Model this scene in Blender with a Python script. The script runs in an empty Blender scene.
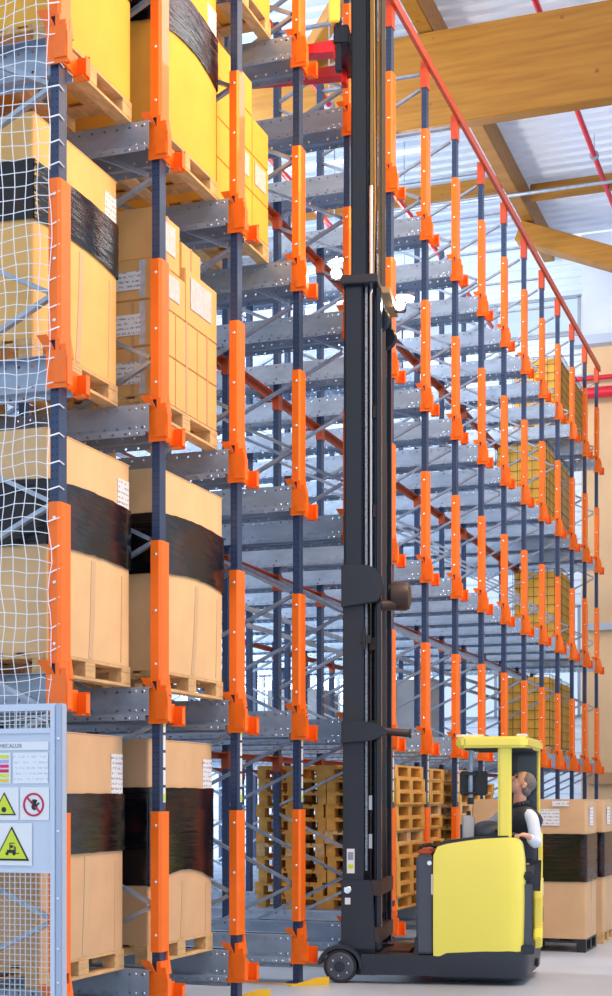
import bpy, bmesh, math, random
from mathutils import Vector, Matrix
random.seed(7)
S = bpy.context.scene
COL = S.collection
# ------------------------------------------------------------------ camera, world, exposure
TH = math.atan(534/1490)
CAM = (-8.21, -4.59, 1.63)
cd = bpy.data.cameras.new('camera'); cam = bpy.data.objects.new('camera', cd); COL.objects.link(cam)
cam.location = CAM
cam.rotation_euler = (math.pi/2, 0, TH-math.pi/2)
cd.sensor_width = 36; cd.sensor_fit = 'AUTO'; cd.lens = 1490*36/996
cd.shift_y = 303/996; cd.clip_end = 300
S.camera = cam
W = bpy.data.worlds.new('world'); S.world = W; W.use_nodes = True
bg = W.node_tree.nodes['Background']; bg.inputs[0].default_value = (0.74, 0.86, 1.0, 1); bg.inputs[1].default_value = 1.25
S.view_settings.view_transform = 'Standard'; S.view_settings.look = 'None'; S.view_settings.gamma = 1
S.view_settings.exposure = 0.0
def area(name, loc, rot, sx, sy, e, col):
    l = bpy.data.lights.new(name, 'AREA'); l.shape = 'RECTANGLE'; l.size = sx; l.size_y = sy; l.energy = e; l.color = col
    o = bpy.data.objects.new(name, l); COL.objects.link(o); o.location = loc; o.rotation_euler = rot; return o
# unseen overhead rows: aisle and rear are added fill, sodium lights the carton fronts
area('aisle_fill_row', (6, -4.5, 12.6), (math.radians(-12), 0, 0), 24, 1.2, 900, (1, .95, .88))
area('sodium_light_row', (3.2, -6.0, 10.2), (math.radians(78), 0, 0), 6, 1.0, 1000, (1, .49, .07))
area('rear_fill_row', (14, 6, 13.2), (0, 0, 0), 16, 2.0, 900, (.86, .94, 1))
# unseen fill light added to brighten the far rack from behind
_d = Vector((19, .5, 4.5))-Vector((8, 12.5, 8.5))
area('far_rack_fill', (8, 12.5, 8.5), _d.to_track_quat('-Z', 'Y').to_euler(), 10, 7, 5200, (.80, .91, 1))

# ------------------------------------------------------------------ helpers
def tag(o, label=None, cat=None, group=None, kind=None):
    if label: o['label'] = label
    if cat: o['category'] = cat
    if group: o['group'] = group
    if kind: o['kind'] = kind
    return o
def empty(name, loc=(0,0,0), rz=0, label=None, cat=None, group=None):
    o = bpy.data.objects.new(name, None); COL.objects.link(o); o.location = loc; o.rotation_euler = (0,0,rz)
    o.empty_display_size = .1
    return tag(o, label, cat, group)
class MB:
    def __init__(s): s.v = []; s.f = []
    def add(s, vs, fs):
        n = len(s.v); s.v += [tuple(v) for v in vs]; s.f += [tuple(n+i for i in f) for f in fs]; return s
    def box(s, x0, x1, y0, y1, z0, z1):
        return s.add([(x0,y0,z0),(x1,y0,z0),(x1,y1,z0),(x0,y1,z0),(x0,y0,z1),(x1,y0,z1),(x1,y1,z1),(x0,y1,z1)],
                     [(3,2,1,0),(4,5,6,7),(0,1,5,4),(1,2,6,5),(2,3,7,6),(3,0,4,7)])
    def bar(s, p, q, w, h, up=(0,0,1)):
        p, q = Vector(p), Vector(q); d = (q-p).normalized(); u = Vector(up)
        if abs(d.dot(u)) > .98: u = Vector((0,1,0))
        a = d.cross(u).normalized()*w/2; b = a.cross(d).normalized()*h/2
        return s.add([p-a-b,p+a-b,p+a+b,p-a+b,q-a-b,q+a-b,q+a+b,q-a+b],
                     [(0,1,2,3),(7,6,5,4),(1,0,4,5),(2,1,5,6),(3,2,6,7),(0,3,7,4)])
    def tube(s, p, q, r, n=10, r2=None):
        p, q = Vector(p), Vector(q); d = (q-p).normalized(); u = Vector((0,0,1)) if abs(d.z) < .95 else Vector((1,0,0))
        a = d.cross(u).normalized(); b = d.cross(a); r2 = r if r2 is None else r2
        vs = [p+(a*math.cos(t)+b*math.sin(t))*r for t in [2*math.pi*i/n for i in range(n)]]
        vs += [q+(a*math.cos(t)+b*math.sin(t))*r2 for t in [2*math.pi*i/n for i in range(n)]]
        return s.add(vs, [(i,n+i,n+(i+1)%n,(i+1)%n) for i in range(n)]+[tuple(range(n)), tuple(range(2*n-1,n-1,-1))])
    def path(s, pts, r, n=8):
        for a, b in zip(pts, pts[1:]): s.tube(a, b, r, n)
        return s
    def prism(s, poly, axis, c0, c1):
        """poly of 2-D points extruded along axis 0/1/2 from c0 to c1"""
        def P(p, c):
            l = list(p); l.insert(axis, c); return tuple(l)
        n = len(poly); vs = [P(p,c0) for p in poly]+[P(p,c1) for p in poly]
        return s.add(vs, [(i,(i+1)%n,n+(i+1)%n,n+i) for i in range(n)]+[tuple(range(n-1,-1,-1)), tuple(range(n,2*n))])
    def lathe(s, c, axis, prof, n=28):
        """prof list of (h, r) along axis at centre c"""
        rings = []
        for h, r in prof:
            for i in range(n):
                t = 2*math.pi*i/n; p = [r*math.cos(t), r*math.sin(t)]; p.insert(axis, h)
                rings.append((c[0]+p[0], c[1]+p[1], c[2]+p[2]))
        m = len(prof)
        fs = [(k*n+i,k*n+(i+1)%n,(k+1)*n+(i+1)%n,(k+1)*n+i) for k in range(m-1) for i in range(n)]
        fs += [tuple(range(n-1,-1,-1)), tuple(range((m-1)*n,m*n))]
        return s.add(rings, fs)
    def ball(s, c, rx, ry, rz, n=14, m=9):
        vs = [(c[0], c[1], c[2]-rz)]
        for j in range(1, m):
            ph = -math.pi/2+math.pi*j/m
            for i in range(n):
                t = 2*math.pi*i/n; vs.append((c[0]+rx*math.cos(ph)*math.cos(t), c[1]+ry*math.cos(ph)*math.sin(t), c[2]+rz*math.sin(ph)))
        vs.append((c[0], c[1], c[2]+rz)); L = len(vs)-1
        fs = [(0,1+(i+1)%n,1+i) for i in range(n)]
        fs += [(1+j*n+i,1+j*n+(i+1)%n,1+(j+1)*n+(i+1)%n,1+(j+1)*n+i) for j in range(m-2) for i in range(n)]
        fs += [(L,1+(m-2)*n+i,1+(m-2)*n+(i+1)%n) for i in range(n)]
        return s.add(vs, fs)
    def mesh(s, name, mat, smooth=None, bevel=0):
        me = bpy.data.meshes.new(name); me.from_pydata(s.v, [], s.f)
        bm = bmesh.new(); bm.from_mesh(me)
        bmesh.ops.recalc_face_normals(bm, faces=bm.faces)
        if bevel:
            es = [e for e in bm.edges if len(e.link_faces) == 2 and e.calc_face_angle(0) > .6]
            bmesh.ops.bevel(bm, geom=es, offset=bevel, segments=2, affect='EDGES', clamp_overlap=True)
        bm.to_mesh(me); bm.free()
        if smooth is not None:
            me.shade_smooth()
            me.set_sharp_from_angle(angle=math.radians(smooth))
        me.materials.append(mat); return me
    def build(s, name, mat, parent=None, smooth=None, bevel=0, loc=(0,0,0)):
        return link(name, s.mesh(name, mat, smooth, bevel), parent, loc)
def link(name, me, parent=None, loc=(0,0,0)):
    o = bpy.data.objects.new(name, me); COL.objects.link(o); o.parent = parent; o.location = loc; return o
def add_piece(a, b):
    bm = bmesh.new(); bm.from_mesh(a); n = len(bm.faces); bm.from_mesh(b); bm.faces.ensure_lookup_table()
    a.materials.append(b.materials[0])
    for f in bm.faces[n:]: f.material_index = len(a.materials)-1
    bm.to_mesh(a); bm.free()
def text_mesh(body, size, mat, M, parent, name, ext=.0015):
    cu = bpy.data.curves.new(name, 'FONT'); cu.body = body; cu.size = size; cu.extrude = ext; cu.align_x = 'CENTER'; cu.align_y = 'CENTER'
    t = bpy.data.objects.new(name, cu); COL.objects.link(t)
    dg = bpy.context.evaluated_depsgraph_get(); me = bpy.data.meshes.new_from_object(t.evaluated_get(dg))
    bpy.data.objects.remove(t); me.name = name; me.materials.clear(); me.materials.append(mat)
    o = link(name, me, parent); o.matrix_local = M; return o

# ------------------------------------------------------------------ materials
def mat(name, col, rough=.5, metal=0, var=0, vscale=6, vstretch=(1,1,1), bump=0, bscale=30, coat=0, spec=.5):
    m = bpy.data.materials.new(name); m.use_nodes = True; nt = m.node_tree; N = nt.nodes; L = nt.links
    b = N['Principled BSDF']; b.inputs['Base Color'].default_value = (*col, 1); b.inputs['Roughness'].default_value = rough
    b.inputs['Metallic'].default_value = metal; b.inputs['Coat Weight'].default_value = coat; b.inputs['Specular IOR Level'].default_value = spec
    tc = N.new('ShaderNodeTexCoord'); mp = N.new('ShaderNodeMapping'); mp.inputs['Scale'].default_value = vstretch
    L.new(tc.outputs['Object'], mp.inputs[0])
    if var:
        n = N.new('ShaderNodeTexNoise'); n.inputs['Scale'].default_value = vscale; n.inputs['Detail'].default_value = 5
        L.new(mp.outputs[0], n.inputs[0])
        r = N.new('ShaderNodeMapRange'); r.inputs[1].default_value = .3; r.inputs[2].default_value = .7
        r.inputs[3].default_value = 1-var; r.inputs[4].default_value = 1+var; L.new(n.outputs[0], r.inputs[0])
        h = N.new('ShaderNodeHueSaturation'); h.inputs['Color'].default_value = (*col, 1); L.new(r.outputs[0], h.inputs['Value'])
        L.new(h.outputs[0], b.inputs['Base Color'])
    if bump:
        n2 = N.new('ShaderNodeTexNoise'); n2.inputs['Scale'].default_value = bscale; n2.inputs['Detail'].default_value = 4
        L.new(mp.outputs[0], n2.inputs[0])
        bp = N.new('ShaderNodeBump'); bp.inputs['Strength'].default_value = bump; bp.inputs['Distance'].default_value = .02
        L.new(n2.outputs[0], bp.inputs['Height']); L.new(bp.outputs[0], b.inputs['Normal'])
    return m
def math_node(nt, op, a, b=None, c=None):
    n = nt.nodes.new('ShaderNodeMath'); n.operation = op
    for i, x in enumerate((a, b, c)):
        if x is None: continue
        if isinstance(x, (int, float)): n.inputs[i].default_value = x
        else: nt.links.new(x, n.inputs[i])
    return n.outputs[0]
def dots(nt, u, v, pu, rows, r):
    """1 inside round holes: pitch pu along u, rows at the given v values"""
    fu = math_node(nt, 'SUBTRACT', math_node(nt, 'FRACT', math_node(nt, 'DIVIDE', u, pu)), .5)
    fu = math_node(nt, 'MULTIPLY', fu, pu); out = None
    for rv in rows:
        dv = math_node(nt, 'SUBTRACT', v, rv)
        d = math_node(nt, 'ADD', math_node(nt, 'MULTIPLY', fu, fu), math_node(nt, 'MULTIPLY', dv, dv))
        m = math_node(nt, 'LESS_THAN', d, r*r)
        out = m if out is None else math_node(nt, 'MAXIMUM', out, m)
    return out
def tint_film(m):  # brown-red patches paint in warm reflections and see-through spots of the film
    nt = m.node_tree; N = nt.nodes; L = nt.links; b = N['Principled BSDF']; tc = N.new('ShaderNodeTexCoord')
    n = N.new('ShaderNodeTexNoise'); n.inputs['Scale'].default_value = 2.2; n.inputs['Detail'].default_value = 3; L.new(tc.outputs['Object'], n.inputs[0])
    c = N.new('ShaderNodeValToRGB'); e = c.color_ramp.elements; e[0].position = .50; e[0].color = (.004,.0045,.008,1); e[1].position = .80; e[1].color = (.07,.012,.004,1)
    L.new(n.outputs[0], c.inputs[0]); L.new(c.outputs[0], b.inputs['Base Color'])
ORANGE = mat('orange_paint', (.95, .165, .004), .42, var=.05, coat=.15)
NAVY = mat('navy_paint', (.024, .050, .125), .42, var=.12)
def perforate(m, axis_u, axis_v, pu, rows, r, see_through=True, dark=(.01,.012,.02)):
    nt = m.node_tree; N = nt.nodes; L = nt.links; b = N['Principled BSDF']
    tc = N.new('ShaderNodeTexCoord'); sx = N.new('ShaderNodeSeparateXYZ'); L.new(tc.outputs['Object'], sx.inputs[0])
    k = dots(nt, sx.outputs[axis_u], sx.outputs[axis_v], pu, rows, r)
    if see_through:
        t = N.new('ShaderNodeBsdfTransparent'); mx = N.new('ShaderNodeMixShader'); L.new(k, mx.inputs[0])
        L.new(b.outputs[0], mx.inputs[1]); L.new(t.outputs[0], mx.inputs[2]); L.new(mx.outputs[0], N['Material Output'].inputs[0])
    else:
        mix = N.new('ShaderNodeMix'); mix.data_type = 'RGBA'; L.new(k, mix.inputs[0])
        src = b.inputs['Base Color'].links[0].from_socket if b.inputs['Base Color'].links else None
        if src: L.new(src, mix.inputs[6])
        else: mix.inputs[6].default_value = b.inputs['Base Color'].default_value
        mix.inputs[7].default_value = (*dark, 1); L.new(mix.outputs[2], b.inputs['Base Color'])
perforate(NAVY, 2, 1, .05, (-.026, .002), .0065, False)
RAIL = mat('galvanised_rail', (.33, .41, .53), .42, .5, var=.16, vscale=9, vstretch=(1,.4,1), bump=.03)
perforate(RAIL, 1, 2, .1, (-.035, -.165, -.222), .0095)
GALV = mat('galvanised_steel', (.36, .43, .54), .4, .6, var=.15, vscale=12)
BOLT = mat('zinc_bolt', (.8, .82, .85), .25, .8)
REAR = mat('orange_beam_paint', (.36, .055, .012), .5, var=.1)
DARKRED = mat('dark_red_paint', (.35, .012, .02), .4)
FORKRED = mat('red_fork_paint', (.62, .01, .02), .3, coat=.3)
TIE = mat('orange_red_tie_paint', (.55, .07, .022), .45, var=.08)
WHITE = mat('white_card', (.82, .84, .88), .6)
SHEET = mat('clear_wrapped_sheet', (.52, .54, .60), .5, var=.15, vscale=20)
def stripes(name, base, ink, scale, thr=.5, rough=.6, axis=2):
    m = mat(name, base, rough); nt = m.node_tree; N = nt.nodes; L = nt.links; b = N['Principled BSDF']
    tc = N.new('ShaderNodeTexCoord'); sx = N.new('ShaderNodeSeparateXYZ'); L.new(tc.outputs['Object'], sx.inputs[0])
    f = math_node(nt, 'FRACT', math_node(nt, 'MULTIPLY', sx.outputs[axis], scale)); k = math_node(nt, 'GREATER_THAN', f, thr)
    nz = N.new('ShaderNodeTexNoise'); nz.inputs['Scale'].default_value = 60; L.new(tc.outputs['Object'], nz.inputs[0])
    k = math_node(nt, 'MULTIPLY', k, math_node(nt, 'GREATER_THAN', nz.outputs[0], .5))
    mix = N.new('ShaderNodeMix'); mix.data_type = 'RGBA'; L.new(k, mix.inputs[0]); mix.inputs[6].default_value = (*base,1); mix.inputs[7].default_value = (*ink,1)
    L.new(mix.outputs[2], b.inputs['Base Color']); return m
LABEL = stripes('printed_label', (.78,.80,.86), (.32,.34,.42), 28, .6)
FAINT = stripes('faint_printed_sheet', (.80,.85,.92), (.62,.66,.74), 30, .65)
def card(name, col): return mat(name, col, .75, var=.07, vscale=3, bump=.05, bscale=14)
TAN = card('tan_cardboard', (.66, .42, .235)); TANL = card('light_tan_cardboard', (.76, .50, .26)); TAN_WARM = card('warm_lit_tan_cardboard', (.80, .48, .17))  # third-level cartons: tan card with the warm upper light mixed into its colour
YEL = card('yellow_goods_lamplit_card', (.80, .43, .06)); AMB = card('amber_cardboard', (.72, .42, .16)); BROWN = card('brown_cardboard', (.42, .24, .12))  # upper cartons are tan card, yellow lamplight is put into their colour
SEAM = mat('clear_seam_tape', (.64, .43, .25), .4, coat=.15)
TAPE = mat('packing_tape', (.55, .34, .17), .3, coat=.4)
FILM = mat('black_stretch_film', (.004, .0045, .008), .17, bump=.38, bscale=3.2, vstretch=(1,1,9), coat=0, spec=.42)
tint_film(FILM)
CLEAR = mat('grey_stretch_film', (.5, .5, .52), .25, bump=.5, coat=.4)
WOOD = mat('pallet_wood', (.62, .40, .19), .75, var=.22, vscale=7, vstretch=(1,3,3))
WOODY = mat('yellowed_pallet_wood', (.60, .31, .065), .7, var=.28, vscale=5)
BLACKP = mat('black_plastic', (.018, .02, .026), .5)
def glulam():
    m = mat('glulam_timber', (.58, .27, .035), .55, bump=.05, bscale=8); nt = m.node_tree; N = nt.nodes; L = nt.links; b = N['Principled BSDF']
    tc = N.new('ShaderNodeTexCoord'); mp = N.new('ShaderNodeMapping'); mp.inputs['Scale'].default_value = (1.5, .35, 6); L.new(tc.outputs['Object'], mp.inputs[0])
    n = N.new('ShaderNodeTexNoise'); n.inputs['Scale'].default_value = 2.5; n.inputs['Detail'].default_value = 6; L.new(mp.outputs[0], n.inputs[0])
    cr = N.new('ShaderNodeValToRGB'); cr.color_ramp.elements[0].position = .3; cr.color_ramp.elements[0].color = (.26,.105,.008,1)
    cr.color_ramp.elements[1].position = .7; cr.color_ramp.elements[1].color = (.36,.165,.017,1); L.new(n.outputs[0], cr.inputs[0])
    v = N.new('ShaderNodeTexVoronoi'); v.inputs['Scale'].default_value = 2.6; L.new(tc.outputs['Object'], v.inputs[0])
    k = math_node(nt, 'LESS_THAN', v.outputs['Distance'], .085)
    mix = N.new('ShaderNodeMix'); mix.data_type = 'RGBA'; L.new(k, mix.inputs[0]); L.new(cr.outputs[0], mix.inputs[6]); mix.inputs[7].default_value = (.2,.085,.015,1)
    L.new(mix.outputs[2], b.inputs['Base Color']); return m
GLU = glulam()
FLOORM = mat('polished_concrete', (.44, .50, .60), .32, var=.12, vscale=.8, bump=.02)
WALLW = mat('warm_precast_wall', (.66, .43, .24), .7, var=.06, vscale=.7)
WALLG = mat('pale_precast_wall', (.62, .67, .80), .7, var=.12, vscale=.9)

def translucent(name, col, k):
    m = bpy.data.materials.new(name); m.use_nodes = True; nt = m.node_tree; N = nt.nodes; b = N['Principled BSDF']
    b.inputs['Base Color'].default_value = (*col,1); b.inputs['Roughness'].default_value = .5
    t = N.new('ShaderNodeBsdfTranslucent'); t.inputs[0].default_value = (*col,1)
    mx = N.new('ShaderNodeMixShader'); mx.inputs[0].default_value = k
    nt.links.new(b.outputs[0], mx.inputs[1]); nt.links.new(t.outputs[0], mx.inputs[2]); nt.links.new(mx.outputs[0], N['Material Output'].inputs[0]); return m
ROOFM = translucent('white_roof_sheet', (.74, .80, .92), .10)
SKYL = translucent('translucent_roof_sheet', (.50, .59, .73), .10)
PANEL = translucent('translucent_wall_sheet', (.72, .80, .92), .35)
PAINTLINE = mat('yellow_floor_paint', (.80, .42, .02), .45, var=.1)
TYEL = mat('truck_yellow', (.93, .83, .11), .28, coat=.5)
TDARK = mat('truck_dark_grey', (.017, .024, .040), .42)
TSLATE = mat('truck_slate', (.065, .080, .112), .45)
MASTM = mat('mast_black_steel', (.007, .012, .026), .24, .0, bump=.02)
MASTB = mat('mast_brown_steel', (.055, .032, .028), .4, .3)
CHROME = mat('chrome_rod', (.8, .82, .86), .15, 1)
BRASS = mat('brass_chain', (.30, .19, .06), .4, .7)
RUBBER = mat('black_rubber', (.015, .015, .017), .55)
REDP = mat('red_pipe_paint', (.62, .012, .04), .4)
LAMPM = bpy.data.materials.new('lamp_glass'); LAMPM.use_nodes = True
LAMPM.node_tree.nodes['Principled BSDF'].inputs['Emission Color'].default_value = (1,.95,.85,1); LAMPM.node_tree.nodes['Principled BSDF'].inputs['Emission Strength'].default_value = 40

# ------------------------------------------------------------------ setting
def struct(mb, name, m, **k):
    return tag(mb.build(name, m, **k), kind='structure')
struct(MB().box(-12, 24.6, -14, 12, -.2, 0), 'floor', FLOORM)
def corrug(x0, x1, y0, y1, z, p=.33, d=.05):
    mb = MB(); n = int((x1-x0)/p)
    for i in range(n):
        a = x0+i*p; xs = [(a,0),(a+p*.42,0),(a+p*.5,d),(a+p*.92,d),(a+p,0)]
        vs = [(x,y0,z+h) for x,h in xs]+[(x,y1,z+h) for x,h in xs]
        mb.add(vs, [(j,j+1,6+j,5+j) for j in range(4)])
    return mb
struct(corrug(-6, 24.6, -12, 1.4, 14.0), 'ceiling', ROOFM)
struct(corrug(-6, 24.6, 1.4, 12, 14.0), 'ceiling_rooflight', SKYL)
# end wall beyond the last bay: warm precast lower part, pale upper part with a ledge
struct(MB().box(24.6, 24.9, -14, .75, 0, 11.6), 'wall_end', WALLW)
struct(MB().box(24.6, 24.9, -14, .75, 11.6, 14.05), 'wall_end_upper', WALLG)
struct(MB().box(24.3, 24.6, -14, .9, 11.55, 11.75), 'trim_1', mat('ledge_steel', (.45,.52,.66), .4))
struct(MB().box(24.45, 24.6, -14, .6, 5.35, 5.5), 'trim_2', mat('grey_rail_trim', (.4,.44,.52), .4))
struct(MB().box(24.4, 24.6, -14, .6, 2.0, 2.25), 'trim_3', BROWN)
# light wall behind the racks: profiled sheets with window openings
def wall_sheets():
    mb = MB(); y0, y1 = .75, 12; p = .3
    for (z0, z1) in ((0, 3.5), (5.9, 11.9), (12.7, 14.0)):
        n = int((z1-z0)/p)
        for i in range(n+1):
            a = z0+i*p; b = min(a+p, z1)
            if b-a < .02: continue
            h = b-a; zs = [(a,0),(a+h*.45,0),(a+h*.55,.04),(a+h*.92,.04),(b,0)]
            vs = [(24.6+d,y0,z) for z,d in zs]+[(24.6+d,y1,z) for z,d in zs]
            mb.add(vs, [(j,j+1,6+j,5+j) for j in range(4)])
    return mb
struct(wall_sheets(), 'wall_rear_sheets', PANEL)
GLASS = bpy.data.materials.new('window_glass'); GLASS.use_nodes = True
_n = GLASS.node_tree.nodes; _t = _n.new('ShaderNodeBsdfTransparent'); _g = _n.new('ShaderNodeBsdfGlossy'); _g.inputs['Roughness'].default_value = .05
_t.inputs[0].default_value = (.9,.95,1,1); _m = _n.new('ShaderNodeMixShader'); _m.inputs[0].default_value = .06
GLASS.node_tree.links.new(_t.outputs[0], _m.inputs[1]); GLASS.node_tree.links.new(_g.outputs[0], _m.inputs[2]); GLASS.node_tree.links.new(_m.outputs[0], _n['Material Output'].inputs[0])
for i, (z0, z1) in enumerate(((3.5, 5.9), (11.9, 12.7))):
    f = MB()
    for k in range(7):
        y = .8+k*1.86; f.box(24.56, 24.64, y-.03, y+.03, z0, z1)
    f.box(24.56, 24.64, .77, 12, z0-.04, z0+.02); f.box(24.56, 24.64, .77, 12, z1-.02, z1+.04)
    fo = struct(f, 'window_%d' % (i+1), mat('window_frame_%d' % i, (.3,.34,.42), .4))
    MB().box(24.595, 24.605, .8, 12, z0, z1).build('window_pane', GLASS, fo)
# timber roof structure
def timber(label, pts, w, h):
    o = MB().bar(pts[0], pts[1], w, h).build('timber_beam', GLU, bevel=.012)
    return tag(o, label, 'roof beam')
timber('deep glued-timber main girder crossing high over the racks', ((14.1,-9,12.72),(14.1,11.9,12.72)), .26, 1.45)
timber('long timber purlin running away over the front row of uprights', ((-4,1.42,13.72),(24.4,1.42,13.72)), .24, .5)
timber('thin timber crosspiece beneath the roof near the end wall', ((21.2,-9,13.72),(21.2,1.2,13.72)), .16, .3)
timber('thin timber crosspiece left of the purlin, seen between the far uprights', ((20.6,1.65,13.72),(20.6,11.8,13.72)), .16, .3)
timber('sloping timber brace falling to the right below the far crosspiece', ((22.1,1.6,13.30),(22.1,-4.2,10.92)), .42, .40)
timber('short timber knee brace left of the main girder top', ((12.0,1.7,13.7),(13.9,3.4,13.2)), .2, .26)
b = MB().tube((20.4,-9,13.4),(20.4,4,13.4),.035,8).build('conduit', GALV); tag(b, 'thin grey conduit running under the timber crosspiece', 'conduit')
b = MB().tube((13.2,1.2,11.3),(13.2,11,11.3),.04,8).build('conduit', mat('white_conduit',(.75,.78,.85),.4)); tag(b, 'pale horizontal conduit across the girder left of the mast', 'conduit')
def pipe(label, pts, r, clamp=None):
    o = MB().path(pts, r, 10).build('sprinkler_pipe', REDP, smooth=40); tag(o, label, 'pipe')
    if clamp:
        for p in clamp:
            c = MB(); c.tube((p[0]-.04,p[1],p[2]), (p[0]+.04,p[1],p[2]), r*1.7, 10); c.tube(p, (p[0],p[1],14.0), .008, 6)
            c.build('pipe_clamp', GALV, o)
pipe('red sprinkler pipe under the roof right of the purlin', ((-2,-.3,13.6),(24.2,-.3,13.6)), .05, [(16.8,-.3,13.6),(19.6,-.3,13.6),(11,-.3,13.6)])
pipe('red sprinkler pipe seen behind the upper bays right of the mast', ((4,2.3,11.6),(22.6,2.3,11.6)), .045, [(12,2.3,11.6),(15,2.3,11.6)])
pipe('red pipe seen between mast top and third upright', ((5,3.4,11.2),(22.6,3.4,11.2)), .045)
pipe('upper thin red pipe across the end wall', ((24.3,-9,10.8),(24.3,1.6,10.8)), .05)
pipe('lower thick red pipe across the end wall', ((24.2,-9,10.45),(24.2,1.6,10.45)), .12)
def highbay(x, y, z, label):
    r = empty('high_bay_lamp', (x,y,z), 0, label, 'lamp', None)
    MB().lathe((0,0,0), 2, [(0,.2),(.10,.19),(.2,.08),(.34,.08),(.36,.03)], 20).build('lamp_housing', GALV, r, smooth=40)
    MB().lathe((0,0,0), 2, [(-.05,.10),(-.02,.17),(-.004,.18)], 20).build('lamp_lens', LAMPM, r, smooth=40)
    MB().tube((0,0,.34),(0,0,14.0-z),.01,6).build('hanger_rod', GALV, r)
    l = bpy.data.lights.new('high_bay_light', 'POINT'); l.energy = 420; l.shadow_soft_size = .2; l.color = (1,.86,.66)
    o = bpy.data.objects.new('high_bay_light', l); COL.objects.link(o); o.parent = r; o.location = (0,0,-.15)
highbay(15.5, 3.4, 10.75, 'lit round high-bay lamp glaring left of the mast')
highbay(18.7, 3.1, 11.05, 'lit round high-bay lamp glaring just right of the mast crossplate')
highbay(6.2, 4.6, 11.3, 'added high-bay lamp warming the near upper bays, hidden behind the loads')  # unseen lamp added to warm the upper rails
# painted lines under the racks
LN = MB()
for t in range(16): LN.box(t*1.45-.17, t*1.45-.11, -.05, 7, .001, .004)
struct(LN, 'trim_4', PAINTLINE)

# ------------------------------------------------------------------ rack
BAY = 1.45; LV = [.436+2*i for i in range(5)]; DEPTH = 7.0; TOP = 10.25
ordn = ['first','second','third','fourth','fifth','sixth','seventh','eighth','ninth','tenth','eleventh','twelfth','thirteenth','fourteenth','fifteenth','sixteenth']
# shared part meshes
def post_mesh():
    mb = MB()   # open C section with lips, slotted face
    P = [(-.05,-.042),(.05,-.042),(.05,.018),(.03,.018),(.03,.012),(.044,.012),(.044,-.036),(-.044,-.036),(-.044,.012),(-.03,.012),(-.03,.018),(-.05,.018)]
    n = 12; mb.add([(a,b,0) for a,b in P]+[(a,b,TOP) for a,b in P], [(i,(i+1)%n,n+(i+1)%n,n+i) for i in range(n)])
    return mb.mesh('post', NAVY)
PM = post_mesh()
FP = MB().box(-.08,.08,-.06,.08,0,.008).mesh('foot_plate', NAVY)
for sx in (-1,1): pass
def brace_mesh(y0, y1, flip):
    mb = MB(); z = .25; up = flip; st = .62
    ya, yb = y0+.05, y1+.03
    while z+st < TOP:
        p, q = ((0,ya,z),(0,yb,z+st)) if up else ((0,yb,z),(0,ya,z+st))
        mb.bar(p, q, .028, .042, (1,0,0))
        z += st+.03; up = not up
    mb.bar((0,ya,.15),(0,yb,.15),.028,.042,(1,0,0)); mb.bar((0,ya,TOP-.1),(0,yb,TOP-.1),.028,.042,(1,0,0))
    return mb.mesh('lattice_brace', GALV)
BR = [brace_mesh(0,1.3,False), brace_mesh(2.8,4.1,True), brace_mesh(5.6,6.9,False)]
def rail_mesh(s):
    # web facing the lane, top flange over the brackets, shuttle flange and lip below
    P = [(.06,0),(.14,0),(.14,-.195),(.205,-.195),(.205,-.24),(.200,-.24),(.200,-.20),(.136,-.20),(.136,-.005),(.06,-.005)]
    return MB().prism([(s*x,z) for x,z in P], 1, .0, DEPTH)
def rmesh(s):
    mb = MB(); n = 10; P = [(.06,0),(.14,0),(.14,-.195),(.205,-.195),(.205,-.24),(.200,-.24),(.200,-.20),(.136,-.20),(.136,-.005),(.06,-.005)]
    vs = [(s*x,0,z) for x,z in P]+[(s*x,DEPTH,z) for x,z in P]
    mb.add(vs, [(i,(i+1)%n,n+(i+1)%n,n+i) for i in range(n)]+[(0,1,8,9),(1,2,7,8),(2,3,6,7),(3,4,5,6)]+[(n,n+1,n+8,n+9),(n+1,n+2,n+7,n+8),(n+2,n+3,n+6,n+7),(n+3,n+4,n+5,n+6)])
    return mb.mesh('shuttle_rail', RAIL)
RM = {-1: rmesh(-1), 1: rmesh(1)}
def guard_mesh():
    mb = MB(); x0,x1,y0,y1 = -.07,.085,-.06,.02; h = 1.0; c = .018
    out = [(x0,y1),(x0,y0+c),(x0+c,y0),(x1-c,y0),(x1,y0+c),(x1,y1)]
    inn = [(x0+.005,y1),(x0+.005,y0+c+.002),(x0+c+.002,y0+.005),(x1-c-.002,y0+.005),(x1-.005,y0+c+.002),(x1-.005,y1)]
    poly = out+inn[::-1]; n = len(poly); m = 6
    vs = [(a,b,0) for a,b in poly]+[(a,b,h) for a,b in poly]
    fs = [(i,(i+1)%n,n+(i+1)%n,n+i) for i in range(n)]
    for i in range(m-1):
        fs.append((i,i+1,n-2-i,n-1-i)); fs.append((n+i,n+i+1,2*n-2-i,2*n-1-i))
    mb.add(vs, fs); return mb.mesh('column_guard', ORANGE)
GM = guard_mesh()
GB = MB()
for z in (.12,.5,.9): GB.ball((-.073,-.02,z),.006,.012,.012,8,5)
add_piece(GM, GB.mesh('guard_bolt', BOLT, smooth=60))
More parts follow.
